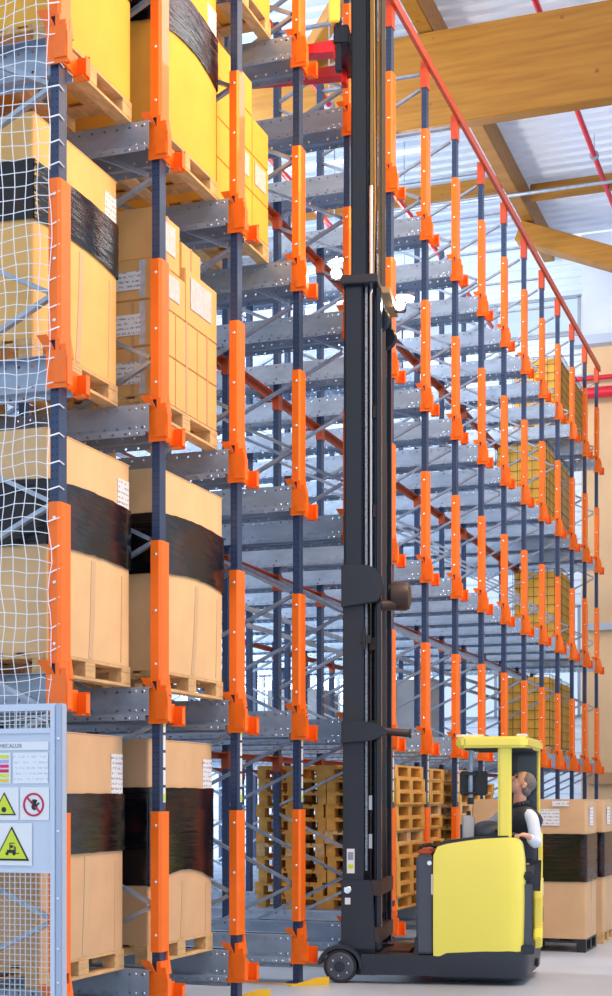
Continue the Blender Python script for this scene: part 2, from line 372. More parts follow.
def bracket_mesh():
    mb = MB()
    # left lane guide plate with folded front lip
    mb.box(-.086,-.078,-.115,.03,-.215,.02); mb.box(-.086,-.02,-.121,-.115,-.195,-.02); mb.box(-.098,-.086,-.115,-.03,-.185,-.11)
    mb.add([(-.086,-.03,.02),(-.086,.03,.02),(-.125,.075,.11),(-.125,-.0,.11),(-.078,-.03,.02),(-.078,.03,.02),(-.117,.075,.11),(-.117,-.0,.11)],
           [(0,1,2,3),(7,6,5,4),(0,3,7,4),(1,5,6,2),(2,6,7,3),(0,4,5,1)])
    # clamp body round the post
    mb.box(-.078,.078,-.062,-.03,-.19,.10); mb.box(-.07,-.02,-.10,-.062,-.06,.06); mb.box(-.02,.03,-.085,-.062,-.17,-.08)
    # upright spike
    mb.add([(.03,-.075,.0),(.085,-.075,.0),(.085,-.02,.0),(.03,-.02,.0),(.055,-.055,.17),(.075,-.055,.17),(.075,-.025,.17),(.055,-.025,.17)],
           [(3,2,1,0),(4,5,6,7),(0,1,5,4),(1,2,6,5),(2,3,7,6),(3,0,4,7)])
    # right lane guide plate, stepped
    mb.box(.07,.165,-.06,-.052,-.20,-.06); mb.box(.158,.166,-.145,-.05,-.225,-.075); mb.box(.11,.166,-.145,-.139,-.21,-.09)
    mb.box(.09,.16,-.13,-.05,-.222,-.214)
    mb.v = [(x,y,z-.045) for x,y,z in mb.v]
    return mb.mesh('rail_bracket', ORANGE, bevel=.002)
BM = bracket_mesh()
for sd in (-1,1):
    bb = MB()
    for (y,z) in ((.035,-.03),(.10,-.03),(.035,-.165),(.10,-.165),(.06,-.222),(.12,-.222)):
        bb.ball((sd*(.142 if z > -.2 else .206),y,z),.007,.010,.010,8,5)
    add_piece(RM[sd], bb.mesh('rail_bolt', BOLT, smooth=60))
st = MB()
for k in range(5): st.box(.005,.042,-.045,-.042,1.62+k*.125,1.62+k*.125+.105)
STM = st.mesh('location_sticker', WHITE)
sg = MB(); sg.box(.006,.041,-.0465,-.045,2.16,2.21); sg.box(.006,.041,-.0465,-.045,1.63,1.68)
SGM = sg.mesh('sticker_panel', mat('lime_sticker', (.55,.75,.08), .5))
si = MB()
for k in range(5): si.box(.012,.036,-.0045,-.003,1.70+k*.104,1.72+k*.104)
CAPM = MB().box(-.06,.06,-.052,.03,TOP-.28,TOP+.02).mesh('post_cap', TIE)
CONN = MB().box(-.062,.062,-.05,.025,-.12,.06).mesh('beam_connector', REAR)
where = {0:'nearest the camera, beside the white net', 1:'between the two columns of film-banded cartons',
 2:'right of the second column of film-banded cartons', 3:'last bare one left of the truck mast', 4:'mostly hidden just behind the left edge of the mast',
 5:'directly right of the truck mast', 6:'second to the right of the mast', 7:'third to the right of the mast, above the cab roof',
 8:'fourth to the right of the mast, above the driver', 9:'fifth right of the mast', 10:'sixth right of the mast',
 11:'fifth from the far end of the rack', 12:'fourth from the far end of the rack', 13:'third from the far end of the rack',
 14:'next to last at the far end of the rack', 15:'very last, in front of the tan end wall'}
for t in range(16):
    r = empty('rack_upright', (t*BAY,0,0), 0, ('%s navy rack upright, %s' % (ordn[t], where[t])), 'rack upright', 'rack uprights with orange guards')
    for y in (0,1.3,2.8,4.1,5.6,6.9):
        link('post', PM, r, (0,y,0)); link('foot_plate', FP, r, (0,y,0))
    for m in BR: link('lattice_brace', m, r)
    for z in LV:
        link('column_guard', GM, r, (0,0,z+(.12 if z < 1 else .045)))
        link('rail_bracket', BM, r, (0,0,z))
        if t > 0: link('shuttle_rail', RM[-1], r, (0,0,z))
        if t < 15: link('shuttle_rail', RM[1], r, (0,0,z))
    link('post_cap', CAPM, r)
    for z in LV[1:]:
        for y in (1.3, 4.1): link('beam_connector', CONN, r, (0,y,z-.36))
    if t < 9:
        s_ = link('location_sticker', STM, r); link('sticker_panel', SGM, s_)
lvn = ['floor','second','third','fourth','top']
for i, z in enumerate(LV[1:]):
    for y, w in ((1.3,'just behind the front bays'),(4.1,'deep inside the rack')):
        mb = MB(); e = 15*BAY
        mb.box(-.06,e+.06,y+.025,y+.055,z-.375,z-.315); mb.box(-.06,e+.06,y-.045,y+.025,z-.322,z-.315)
        o = mb.build('cross_beam', REAR); tag(o, 'long orange cross beam under the %s rail level, %s' % (lvn[i+1], w), 'rack beam', 'orange cross beams inside the rack')
mb = MB().box(-.3,15*BAY+.03,-.09,-.045,TOP-.05,TOP+.05)
mb.box(-.3,15*BAY+.03,-.095,-.09,TOP-.06,TOP-.035)
tag(mb.build('tie_beam', TIE), 'orange-red tie beam running along the tops of the front uprights', 'rack beam')
for k, z in enumerate((3.68, 3.50)):
    o = MB().box(-.05,15*BAY,1.40,1.44,z,z+.048).build('stiffener_rail', GALV)
    tag(o, '%s of the paired grey stiffener rails inside the second level' % ('upper','lower')[k], 'rack beam')
# ------------------------------------------------------------------ pallets and loads
def pallet_parts(dy=.8):
    top = MB(); 
    for k in range(5):
        y = k*(dy-.14)/4; top.box(-.6,.6,y,y+.14 if k in (0,2,4) else y+.10,.122,.144)
    for x in (-.6,-.07,.46): top.box(x,x+.14,0,dy,.100,.122)
    bl = [MB().box(x,x+.145,y,y+.10,.022,.100) for x in (-.6,-.0725,.455) for y in (0,dy/2-.05,dy-.10)]
    bot = [MB().box(-.6,.6,y,y+.10,0,.022) for y in (0,dy/2-.05,dy-.10)]
    return top, bl, bot
def load_pallet(x, y, z, label, dy=1.0, m=WOOD):
    r = empty('wooden_pallet', (x,y,z), 0, label, 'pallet', 'pallets carrying cartons')
    top, bl, bot = pallet_parts(dy)
    top.build('top_deck', m, r, bevel=.002)
    for k in bl: k.build('block', m, r, bevel=.003)
    for k in bot: k.build('bottom_board', m, r, bevel=.002)
    return r
def shell(w, d, z0, z1, bulge=0, rad=.02, wav=None, grow=0, seg=10, nz=10, cap=True):
    """rounded rectangular tube around x in +-w/2, y in 0..d with slight bulging"""
    mb = MB(); ring = []
    cs = [(w/2-rad,rad,-90),(w/2-rad,d-rad,0),(-w/2+rad,d-rad,90),(-w/2+rad,rad,180)]
    for j,(cx,cy,a0) in enumerate(cs):
        for k in range(4):
            a = math.radians(a0+k*30); ring.append((cx+rad*math.cos(a), cy+rad*math.sin(a)))
        nx = cs[(j+1)%4]; a = math.radians(a0+90)
        p = (cx+rad*math.cos(a), cy+rad*math.sin(a)); q = (nx[0]+rad*math.cos(a), nx[1]+rad*math.sin(a))
        for k in range(1, seg): ring.append((p[0]+(q[0]-p[0])*k/seg, p[1]+(q[1]-p[1])*k/seg))
    n = len(ring); vs = []
    for i in range(nz+1):
        f = i/nz
        for (x, y) in ring:
            zz = z0+(z1-z0)*f; zl = zz
            if wav:
                lo, hi = wav(x/(w/2), y/d); zl = z0+lo+(z1+hi-z0-lo)*f
            bx = bulge*math.cos(math.pi*y/d-math.pi/2)*math.sin(math.pi*min(1,max(0,(zl-BZ[0])/(BZ[1]-BZ[0]))))
            by = bulge*math.cos(math.pi*x/w)*math.sin(math.pi*min(1,max(0,(zl-BZ[0])/(BZ[1]-BZ[0]))))
            sx = 1 if x > 0 else -1; sy = 1 if y > d/2 else -1
            X = x+(sx*(bx+grow) if abs(x) > w/2-rad-1e-4 else 0); Y = y+(sy*(by+grow) if (y < rad+1e-4 or y > d-rad-1e-4) else 0)
            vs.append((X,Y,zl))
    fs = [(i*n+j,i*n+(j+1)%n,(i+1)*n+(j+1)%n,(i+1)*n+j) for i in range(nz) for j in range(n)]
    if cap: fs += [tuple(range(n-1,-1,-1)), tuple(range(nz*n,(nz+1)*n))]
    return mb.add(vs, fs)
BZ = (0, 1.45)
def big_box(lane, lev, y0, label, m, h=1.45, band=None, wav=None, w=1.17, d=1.0, lab=True, pal=None, x=None, z=None, pm=WOOD, bul=.02):
    global BZ
    BZ = (0, h); X = (lane+.5)*BAY if x is None else x; Z = LV[lev] if z is None else z
    load_pallet(X, y0, Z, pal or ('pallet under the ' + label), d, pm)
    r = empty('banded_carton', (X,y0,Z+.144), 0, label, 'carton', 'large banded cartons')
    shell(w, d, 0, h, bul).build('carton_body', m, r, smooth=50)
    fl = MB(); fl.box(-w/2,w/2,-.004,d/2-.004,h,h+.006); fl.box(-w/2,w/2,d/2+.004,d+.004,h,h+.006); fl.build('top_flap', m, r)
    if m in (TAN, TANL, TAN_WARM):
        def strip(nm, x0, x1, z0, z1, mm, k=8):
            mb = MB(); vs = []
            for i in range(k+1):
                z = z0+(z1-z0)*i/k; o = bul*math.cos(math.pi*(x0+x1)/2/w)*math.sin(math.pi*z/h)+.0035
                vs += [(x0,-o,z),(x1,-o,z),(x0,-o+.006,z),(x1,-o+.006,z)]
            mb.add(vs, [f for i in range(k) for f in ((4*i,4*i+1,4*i+5,4*i+4),(4*i+1,4*i+3,4*i+7,4*i+5),(4*i+2,4*i,4*i+4,4*i+6))])
            mb.build(nm, mm, r)
        strip('seam_tape', -.03, .03, h*.16 if not band else .01, h-.01 if not band else band[0]-.02, SEAM)
        strip('seam_tape', .44, .455, .02, (band[0] if band else h)-.06, SEAM)
    if band:
        f = shell(w, d, band[0], band[1], bul, wav=wav, grow=.013, seg=16, nz=14, cap=False)
        rr = random.Random(lane*7+lev)
        f.v = [(a+rr.uniform(-.002,.002), b+rr.uniform(-.002,.002), c+rr.uniform(-.003,.003)) for a,b,c in f.v]
        f.build('stretch_film', FILM, r, smooth=80)
    if lab:
        s = MB().box(w/2-.20,w/2-.03,-.010,-.006,h-.40,h-.12).build('shipping_label', LABEL, r); s['label'] = 'white shipping label'
        s = MB().box(-w/2-.010,-w/2-.006,.40,.66,h-.36,h-.12).build('shipping_label', LABEL, r); s['label'] = 'white shipping label'
    return r
def bow(a, b): return lambda u, v: (a*(1-u*u)*.5, b*(1-u*u)*.5)
big_box(0,0,.20,'tan film-banded carton beside the warning signs, floor level', TAN, 1.5, (.70,1.10))
big_box(1,0,.14,'tan film-banded carton at floor level, second bay', TAN, 1.5, (.46,1.15), lambda u,v: (.10*abs(math.cos(u*1.6))-.03,0))
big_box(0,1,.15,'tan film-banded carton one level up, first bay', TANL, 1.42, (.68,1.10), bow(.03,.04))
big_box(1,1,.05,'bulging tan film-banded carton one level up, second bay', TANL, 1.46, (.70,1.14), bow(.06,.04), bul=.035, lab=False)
big_box(0,2,.25,'warm-lit tan carton with black film near its top, third level, behind net', TAN_WARM, 1.44, (.76,1.14), bow(.04,.0), bul=.03)
big_box(0,3,.14,'lamp-yellow tan carton at upper left, fourth level, first bay', YEL, 1.45, (.70,1.12), lab=False)
big_box(1,3,.10,'lamp-yellow tan carton with wide black film, fourth level, second bay', YEL, 1.45, (.72,1.12), bow(.10,.05), bul=.035)
big_box(2,4,.20,'lamp-yellow tan carton at the top level, third bay, cut by the frame', YEL, 1.35, None, lab=False, bul=.01)
big_box(1,4,.20,'amber carton at the top level, second bay, above the frame', AMB, 1.35, None, lab=False, bul=.01)
big_box(0,1,1.5,'rear tan film-banded carton behind the net, one level up', TAN, 1.42, (.68,1.10), lab=False)
big_box(0,2,1.6,'rear warm-lit tan carton behind the net, third level', TAN_WARM, 1.44, (.76,1.14))
big_box(0,0,1.6,'rear tan carton behind the mesh gate, floor level', TAN, 1.5, (.70,1.10), lab=False)
big_box(0,3,1.5,'rear brown carton behind the net, fourth level', BROWN, 1.4, (.7,1.1), lab=False)
big_box(2,4,1.6,'rear amber carton at the top level, third bay', AMB, 1.35, None, lab=False)
# cartons standing on the aisle floor behind the truck (long side across)
big_box(0,0,-2.02,'tall tan carton on the floor behind the cab, nearer of two', TAN, 1.5, (.62,1.13), lambda u,v:(.01*math.sin(u*9),.0), w=.74, d=1.25, x=8.24, z=0, pm=BLACKP, lab=False, bul=.006, pal='black pallet on the floor behind the truck, nearer of two')
big_box(0,0,-2.05,'tall tan carton on the floor at right picture edge, farther of two', TAN, 1.5, (.62,1.13), w=.74, d=1.25, x=9.30, z=0, pm=WOOD, lab=False, bul=.006, pal='pallet on the floor at the right picture edge')
for o in [o for o in bpy.data.objects if o.name.startswith('wooden_pallet') and o.location.z < .01]:
    o.scale = (.625, 1, 1)
for o in [o for o in bpy.data.objects if o.name.startswith('banded_carton') and o.location.z < .2]:
    s = MB().box(-.385,-.381,.28,.50,1.22,1.40).build('shipping_label', LABEL, o); s['label'] = 'white shipping label'
    s = MB().box(-.17,.07,-.012,-.008,1.22,1.42).build('shipping_label', LABEL, o); s['label'] = 'white shipping label'
    s = MB().box(-.385,-.381,.18,.36,1.43,1.49).build('shipping_label', LABEL, o); s['label'] = 'white shipping label'
    MB().box(-.2,-.08,-.0125,-.0085,.95,1.02).build('sticker', TYEL, o)

def small_carton(x0,x1,y0,y1,z0,z1,m,label,group,strap=True,lab=0,facelab=False):
    r = empty('carton', ((x0+x1)/2,y0,z0), 0, label, 'carton', group)
    w = x1-x0-.006; d = y1-y0-.006; h = z1-z0-.004
    MB().box(-w/2,w/2,0,d,0,h).build('carton_body', m, r, bevel=.006)
    if strap: MB().box(-.018,.018,-.0025,d+.0025,-.0,h+.002).build('tape', TAPE, r)
    if strap and lab != 1: MB().box(-w/2-.0025,-w/2-.0005,d*.3,d*.36,0,h).build('tape', TAPE, r)
    if lab == 1: MB().box(-w*.36,w*.30,-.006,-.003,h*.30,h*.88).build('shipping_label', SHEET, r)['label'] = 'white label'
    if facelab:
        for q in (.12,.80): MB().box(-w/2-.005,-w/2-.0026,d*q,d*q+.05,.01,h-.01).build('white_tape', SHEET, r)
        MB().box(-w/2-.006,-w/2-.003,d*.2,d*.75,h*.25,h*.7).build('shipping_label', LABEL, r)['label'] = 'white label'
    return r
def lane1cartons():
    X = 1.5*BAY; Y = .10; Z = LV[2]
    load_pallet(X, Y, Z, 'pallet under the mixed small cartons, third level, second bay', 1.0)
    z = Z+.144; g = 'small cartons stacked in the second bay'
    xs = [-.59,-.20,.20,.59]; nm = ['left','middle','right']
    for L,(h,word) in enumerate(((.36,'bottom'),(.34,'second'))):
        for k in range(3):
            small_carton(X+xs[k],X+xs[k+1],Y,Y+.5,z,z+h,AMB,'amber carton, %s layer, front %s of the mixed stack' % (word,nm[k]),g,facelab=(k==0))
        small_carton(X-.59,X-.20,Y+.5,Y+1,z,z+h,BROWN,'brown carton, %s layer, rear left of the mixed stack' % word,g,facelab=True)
        z += h
    small_carton(X-.59,X-.02,Y,Y+.5,z,z+.30,AMB,'amber carton, third layer, front left of mixed stack, white sheet',g,lab=1,facelab=True)
    small_carton(X-.02,X+.59,Y,Y+.5,z,z+.42,AMB,'wide amber carton, third layer, front right with white label',g,lab=1,strap=False)
    small_carton(X-.59,X-.1,Y+.5,Y+1,z,z+.34,BROWN,'brown carton, third layer, rear left of the mixed stack',g,facelab=True)
    small_carton(X-.57,X-.12,Y,Y+.45,z+.30,z+.68,AMB,'topmost amber carton of mixed stack, large white sheet on front',g,lab=1)
    small_carton(X+.08,X+.45,Y+.08,Y+.5,z+.42,z+.66,AMB,'small loose amber carton on top right of the mixed stack',g)
lane1cartons()
def lane2cartons():
    X = 2.5*BAY; Y = .22; Z = LV[3]; load_pallet(X-.0, Y, Z, 'pallet under the lamp-yellow small tan cartons, fourth level, third bay', 1.0)
    z = Z+.144; g = 'lamp-yellow tan cartons stacked in the third bay'; wd = ['bottom','second','third','top']
    for L in range(4):
        h = (.34,.33,.33,.3)[L]
        for k in range(3):
            if L == 3 and k == 2: continue
            small_carton(X-.59+k*.393,X-.59+(k+1)*.393,Y,Y+.5,z,z+h,YEL,'lamp-yellow tan carton, %s layer, front %s, fourth level third bay' % (wd[L],('left','middle','right')[k]),g,strap=False,lab=1 if (L,k) in ((1,1),(1,2)) else 0)
        small_carton(X-.59,X-.19,Y+.5,Y+1,z,z+h,YEL,'lamp-yellow tan carton, %s layer, rear left, fourth level third bay' % wd[L],g,strap=False)
        z += h
lane2cartons()
# stacks of empty pallets at floor level
def one_pallet():
    mb = MB(); t, bl, bo = pallet_parts(.8); mb.add(t.v,t.f)
    for k in bl+bo: mb.add(k.v,k.f)
    return mb
PS = one_pallet().mesh('wooden_pallet', WOODY)
PS2 = one_pallet().mesh('wooden_pallet', WOOD)
def nth(k, n): return 'topmost' if k == n-1 else ('bottom' if k == 0 else ordn[n-1-k]+' from top')
def stack(x, y, z, n, place, red=None):
    for k in range(n):
        o = link('wooden_pallet', PS if random.random() < .8 else PS2, None, (x+random.uniform(-.015,.015), y+random.uniform(-.02,.02), z+k*.1445))
        o.rotation_euler = (0,0,random.uniform(-.012,.012))
        tag(o, '%s empty pallet of the stack %s' % (nth(k,n), place), 'pallet', 'empty pallets stacked in the rack')
stack(5.5*BAY,-.04,LV[0],11,'just right of the mast')
stack(5.5*BAY,.78,LV[0],11,'left of the mast behind lattice')
stack(6.5*BAY,.12,LV[0],11,'second right of the mast')
stack(7.5*BAY,-.03,LV[0],11,'behind the monitor of the truck')
stack(8.5*BAY,.1,LV[0],10,'behind the driver')
stack(7.5*BAY,1.0,LV[0],9,'in the second row behind the monitor')
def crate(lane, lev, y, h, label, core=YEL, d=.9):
    X = (lane+.5)*BAY; Z = LV[lev]; load_pallet(X,y,Z,'pallet under the '+label,d)
    r = empty('mesh_crate', (X,y,Z+.144), 0, label, 'crate', 'wire crates with yellow goods')
    MB().box(-.56,.56,.03,d-.03,.02,h-.04).build('goods', core, r, bevel=.01)
    m = MB(); n = 9
    for k in range(n+1):
        x = -.59+1.18*k/n
        for yy in (0,d): m.box(x-.004,x+.004,yy-.004,yy+.004,0,h)
    for k in range(8):
        yy = d*k/7
        for x in (-.59,.59): m.box(x-.004,x+.004,yy-.004,yy+.004,0,h)
    for k in range(9):
        z = h*k/8; m.box(-.59,.59,-.005,.003,z-.004,z+.004); m.box(-.594,-.586,0,d,z-.004,z+.004); m.box(.586,.594,0,d,z-.004,z+.004)
    m.build('wire_mesh', mat('dark_wire_'+str(lane)+str(lev),(.05,.05,.06),.5,.4), r)
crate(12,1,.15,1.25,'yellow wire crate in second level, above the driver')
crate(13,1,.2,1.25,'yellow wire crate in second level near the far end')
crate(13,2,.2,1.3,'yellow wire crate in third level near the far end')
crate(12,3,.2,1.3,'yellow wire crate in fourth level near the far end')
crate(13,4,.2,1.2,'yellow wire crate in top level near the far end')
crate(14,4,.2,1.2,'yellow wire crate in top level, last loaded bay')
crate(13,3,.2,1.3,'yellow wire crate in fourth level, next to last loaded bay', AMB)
GREYC = card('grey_carton',(.36,.36,.38))
for (lane,lev,y,m,txt) in ((11,1,2.0,GREYC,'plain grey carton deep in second level right of the mast'),(12,1,2.4,BROWN,'plain brown carton deep in second level above the cab'),(12,1,4.4,GREYC,'plain grey carton farthest back in second level right of mast')):
    big_box(lane,lev,y,txt,m,1.1,None,lab=False,bul=.01)

# ------------------------------------------------------------------ net and mesh gate at the rack end
def net():
    mb = MB(); rr = random.Random(3); cols = 17; rows = 92; sp = .083; z0 = 2.05; P = {}
    for i in range(cols):
        for j in range(rows):
            y = .0+i*sp*.97; z = z0+j*sp
            sag = .028*math.sin(i*.9+j*.35)+.012*rr.uniform(-1,1)
            slack = .015*math.exp(-((z-3.0)/1.2)**2)
            P[i,j] = (-.10+.02*math.sin(i*.5+j*.21), y+.010*math.sin(j*.8+i)+slack*math.sin(j*1.3)*.6, z+sag*.5+(-.02 if i == 0 and j%3 else .0))
    for i in range(cols):
        for j in range(rows):
            if j < rows-1: mb.tube(P[i,j],P[i,j+1],.003,5)
            if i < cols-1: mb.tube(P[i,j],P[i+1,j],.003,5)
    for j in range(0,rows,2):
        a = P[0,j]; mb.tube(a,(-.06,-.05,a[2]+.03),.0045,5); mb.tube((-.06,-.05,a[2]+.03),(-.0,-.050,a[2]+.02),.0045,5)
    o = mb.build('safety_net', mat('white_net_cord',(.88,.92,1.0),.6)); tag(o,'white knotted safety net hung on the near end of the rack','net')
net()
g = empty('mesh_gate', (-.36,-.16,0), 0, 'pale blue-grey mesh gate panel with safety signs at lower left', 'gate')
PB = mat('pale_blue_paint', (.42,.50,.66), .4); PBL = mat('light_panel_paint',(.60,.68,.82),.4); MESHW = mat('zinc_mesh',(.62,.68,.74),.35,.4)
MB().box(-.02,.045,-.085,-.040,0,2.21).build('post', PB, g, bevel=.006)
bo = MB()
for z in (.3,.55,.75,1.05,1.45,2.0): bo.ball((-.022,-.06,z),.006,.009,.009,8,5)
bo.build('bolt', BOLT, g)
fr = MB(); fr.box(-.028,-.0,-.040,-.012,0,2.21); fr.box(-.026,0,-.012,1.57,2.17,2.21); fr.box(-.026,0,-.012,1.57,2.035,2.065); fr.box(-.026,0,-.012,1.57,1.20,1.225); fr.box(-.028,0,1.57,1.61,0,2.21); fr.box(-.026,0,-.012,1.57,.02,.06)
fr.build('frame', PBL, g)
ms = MB(); mt = MB(); y = .02
while y < 1.57:
    ms.box(-.016,-.012,y-.0018,y+.0018,.06,1.2); mt.box(-.016,-.012,y-.0018,y+.0018,2.06,2.17); y += .036
z = .06
while z < 1.2: ms.box(-.012,-.008,-.012,1.57,z-.0018,z+.0018); z += .036
for z in (2.09,2.115,2.14): mt.box(-.012,-.008,-.012,1.57,z-.0018,z+.0018)
ms.build('wire_mesh', MESHW, g); mt.build('wire_mesh', MESHW, g)
MB().box(-.012,-.004,-.012,1.57,1.225,2.035).build('sign_board', PBL, g)
def rect(name, y0, y1, z0, z1, m, x=-.016, parent=g): return MB().box(x-.003,x,y0,y1,z0,z1).build(name, m, parent)
SK = mat('sign_black',(.015,.018,.03),.5); SY = mat('sign_yellow',(.66,.78,.04),.45); SR = mat('sign_red',(.55,.01,.06),.45); SP = mat('sign_pink',(.75,.02,.22),.45)
SV = mat('sign_lilac',(.45,.45,.75),.45); SO = mat('sign_gold',(.8,.62,.05),.45); GT = mat('grey_lettering',(.30,.33,.42),.5)
rect('title_plate', .005, .52, 1.935, 1.985, WHITE)
TM = lambda x,y,z: Matrix(((0,0,-1,x),(-1,0,0,y),(0,1,0,z),(0,0,0,1)))
text_mesh('MECALUX', .034, GT, TM(-.0205,.262,1.960), g, 'lettering')
rect('text_plate', .008, .245, 1.735, 1.920, FAINT)
rect('chart_plate', .262, .52, 1.735, 1.920, WHITE)
for i,m in enumerate((SY,SV,SP,mat('sign_crimson',(.65,.01,.1),.45),SY,SO)):
    rect('colour_bar', .275, .50, 1.914-.0286*(i+1)+.002, 1.914-.0286*i-.008, m, -.0195)
for i,(a,b) in enumerate(((.0,.197),(.208,.405))): rect('sign_plate', a, b, 1.515, 1.712, WHITE)
rect('sign_plate', .116, .39, 1.243, 1.497, WHITE, -.018)
def tri(cy, z0, z1, hw, m, x, name): return MB().prism([(cy-hw,z0),(cy+hw,z0),(cy,z1)], 0, x-.003, x).build(name, m, g)
tri(.305,1.545,1.683,.080,SK,-.0195,'warning_border'); tri(.305,1.553,1.668,.067,SY,-.0215,'warning_triangle')
MB().lathe((-.026,.305,1.578),0,[(-.001,.016),(.001,.016)],16).build('pictogram', SK, g)
tri(.252,1.272,1.478,.118,SK,-.0215,'warning_border'); tri(.252,1.284,1.460,.101,SY,-.0235,'warning_triangle')
pg = MB(); x0 = -.029
def pbox(a0,a1,b0,b1): pg.box(x0,x0+.002,.252+a0*.75,.252+a1*.75,1.318+b0*.75,1.318+b1*.75)
pbox(-.03,.04,0,.025); pbox(.01,.017,.02,.08); pbox(-.028,-.022,.02,.062); pbox(-.07,-.035,-.006,0); pbox(-.04,-.034,-.006,.05); pbox(-.03,.015,.075,.082)
for yy in (-.018,.030): pg.lathe((x0,.252+yy,1.314),0,[(0,.010),(.002,.010)],12)
pg.ball((x0+.001,.250,1.357),.002,.009,.010)
pg.build('pictogram', SK, g)
def ringm(cy, cz, r0, r1, x):
    mb = MB(); n = 36; vs = []
    for r in (r0,r1):
        for i in range(n): vs.append((x,cy+r*math.cos(2*math.pi*i/n),cz+r*math.sin(2*math.pi*i/n)))
    vs += [(x-.003,b,c) for a,b,c in vs]
    f = [(i,(i+1)%n,n+(i+1)%n,n+i) for i in range(n)]; m = 2*n
    f += [(m+i,m+n+i,m+n+(i+1)%n,m+(i+1)%n) for i in range(n)]+[(n+i,n+(i+1)%n,m+n+(i+1)%n,m+n+i) for i in range(n)]
    return mb.add(vs,f)
CY_, CZ_ = .105, 1.608
rg = ringm(CY_, CZ_, .059, .071, -.0195); rg.bar((-.0228,CY_+.045,CZ_+.045),(-.0228,CY_-.045,CZ_-.045),.004,.011,(0,1,1)); rg.build('prohibition_ring', SR, g)
hd = MB(); hd.ball((-.021,CY_-.006,CZ_-.012),.002,.021,.021)
for a in (-40,-18,2,22,60):
    t = math.radians(90-a); hd.tube((-.021,CY_-.006,CZ_-.012),(-.021,CY_-.006-.042*math.cos(t)*.9,CZ_-.012+.044*math.sin(t)),.005,6)
hd.build('pictogram', SK, g)

# ------------------------------------------------------------------ reach truck  (local x = rearwards, y = away from camera)
TL, TR = (4.45,-.376,0), math.radians(-80)
T = empty('reach_truck', TL, TR, 'yellow reach truck with tall black mast raised beside the rack', 'reach truck')
# legs with fender arch
for b0 in (0, 1.0):
    pts = [(-.17,.20),(-.155,.27),(-.11,.32),(-.04,.345),(.05,.335),(.12,.31),(.17,.275),(.35,.265),(.82,.255),(.82,.07),(.24,.085),(.19,.11),(.17,.18),(.13,.26),(.07,.29),(0,.30),(-.07,.285),(-.12,.25),(-.145,.19)]
    mb = MB(); mb.box(.19,.9,b0,b0+.2,.08,.262); mb.box(-.14,.3,b0+.14,b0+.2,.06,.30)
    import itertools
    arc = [(.205*math.cos(math.radians(a)), .15+.19*math.sin(math.radians(a))) for a in range(-5,176,15)]
    arc2 = [(.175*math.cos(math.radians(a)), .15+.160*math.sin(math.radians(a))) for a in range(-5,176,15)]
    n = len(arc)
    vs = [(x,b0-.015,z) for x,z in arc]+[(x,b0-.015,z) for x,z in arc2]+[(x,b0+.2,z) for x,z in arc]+[(x,b0+.2,z) for x,z in arc2]
    fs = []
    for i in range(n-1): fs += [(i,i+1,n+i+1,n+i),(2*n+i,3*n+i,3*n+i+1,2*n+i+1),(i,2*n+i,2*n+i+1,i+1),(n+i,n+i+1,3*n+i+1,3*n+i)]
    fs += [(0,n,3*n,2*n),(n-1,3*n-1,4*n-1,2*n-1)]
    mb.add(vs,fs); mb.build('support_leg', TDARK, T, smooth=40)
    w = MB().lathe((0,b0,.15),1,[(.0,.148),(.012,.152),(.11,.152),(.12,.148)],40).build('load_wheel', RUBBER, T, smooth=30)
    MB().lathe((0,b0,.15),1,[(-.012,.02),(-.012,.112),(-.004,.125),(.02,.125)],36).build('wheel_rim', TSLATE, w, smooth=30)
    MB().lathe((0,b0,.15),1,[(-.020,.035),(-.018,.05),(-.01,.05)],20).build('hub', TDARK, w)
    bz = MB()
    for k in range(6): a = math.radians(60*k+20); bz.ball((.082*math.cos(a),b0-.014,.15+.082*math.sin(a)),.010,.008,.010,8,5)
    bz.build('wheel_bolt', CHROME, w)
# mast: nested steel channels, near and far side
def channel(a0,a1,b0,b1,z0,z1,t=.02,open_side=1):
    mb = MB(); mb.box(a0,a1,b0,b0+t,z0,z1) if open_side > 0 else mb.box(a0,a1,b1-t,b1,z0,z1)
    mb.box(a0,a0+t,b0,b1,z0,z1); mb.box(a1-t,a1,b0,b1,z0,z1); return mb
ZO, ZM, ZI = 6.30, 9.9, 9.9
for (b0,b1,s) in ((.12,.22,1),(.93,1.03,-1)):
    channel(.02,.19,b0,b1,.28,ZO,.02,s).build('outer_mast_channel', MASTM, T, bevel=.003)
    channel(.07,.22,b0+.09*s if s>0 else b0-.09,b1+.09*s,.4,ZM,.018,s).build('middle_mast_channel', MASTM, T, bevel=.003)
    channel(.10,.235,b0+.17*s,b1+.17*s,.5,ZI,.016,s).build('inner_mast_channel', MASTM, T, bevel=.003)
    yb = .25 if s > 0 else .90
    MB().tube((.29,yb,.5),(.29,yb,ZO-.1),.028,14).build('lift_cylinder', MASTM, T, smooth=40)
    MB().tube((.255,yb-.05*s,ZO*.55),(.255,yb-.05*s,ZO+.9),.017,12).build('piston_rod', CHROME, T, smooth=40)
    MB().box(.205,.225,yb-.07*s-.012,yb-.07*s+.012,1.0,ZO).build('lift_chain', mat('steel_chain%d' % s,(.33,.36,.42),.45,.7,var=.5,vscale=80), T)
    MB().box(.24,.262,yb+.03*s-.012,yb+.03*s+.012,ZO-.2,ZM).build('lift_chain', BRASS, T)
    # rear column of the outer stage
    MB().box(.315,.355,b0+.0,b1,.30,ZO-.05).build('outer_mast_channel', MASTM, T, bevel=.003)
MB().box(.012,.20,.09,.12,.80,3.6).build('mast_side_plate', TDARK, T, bevel=.006)
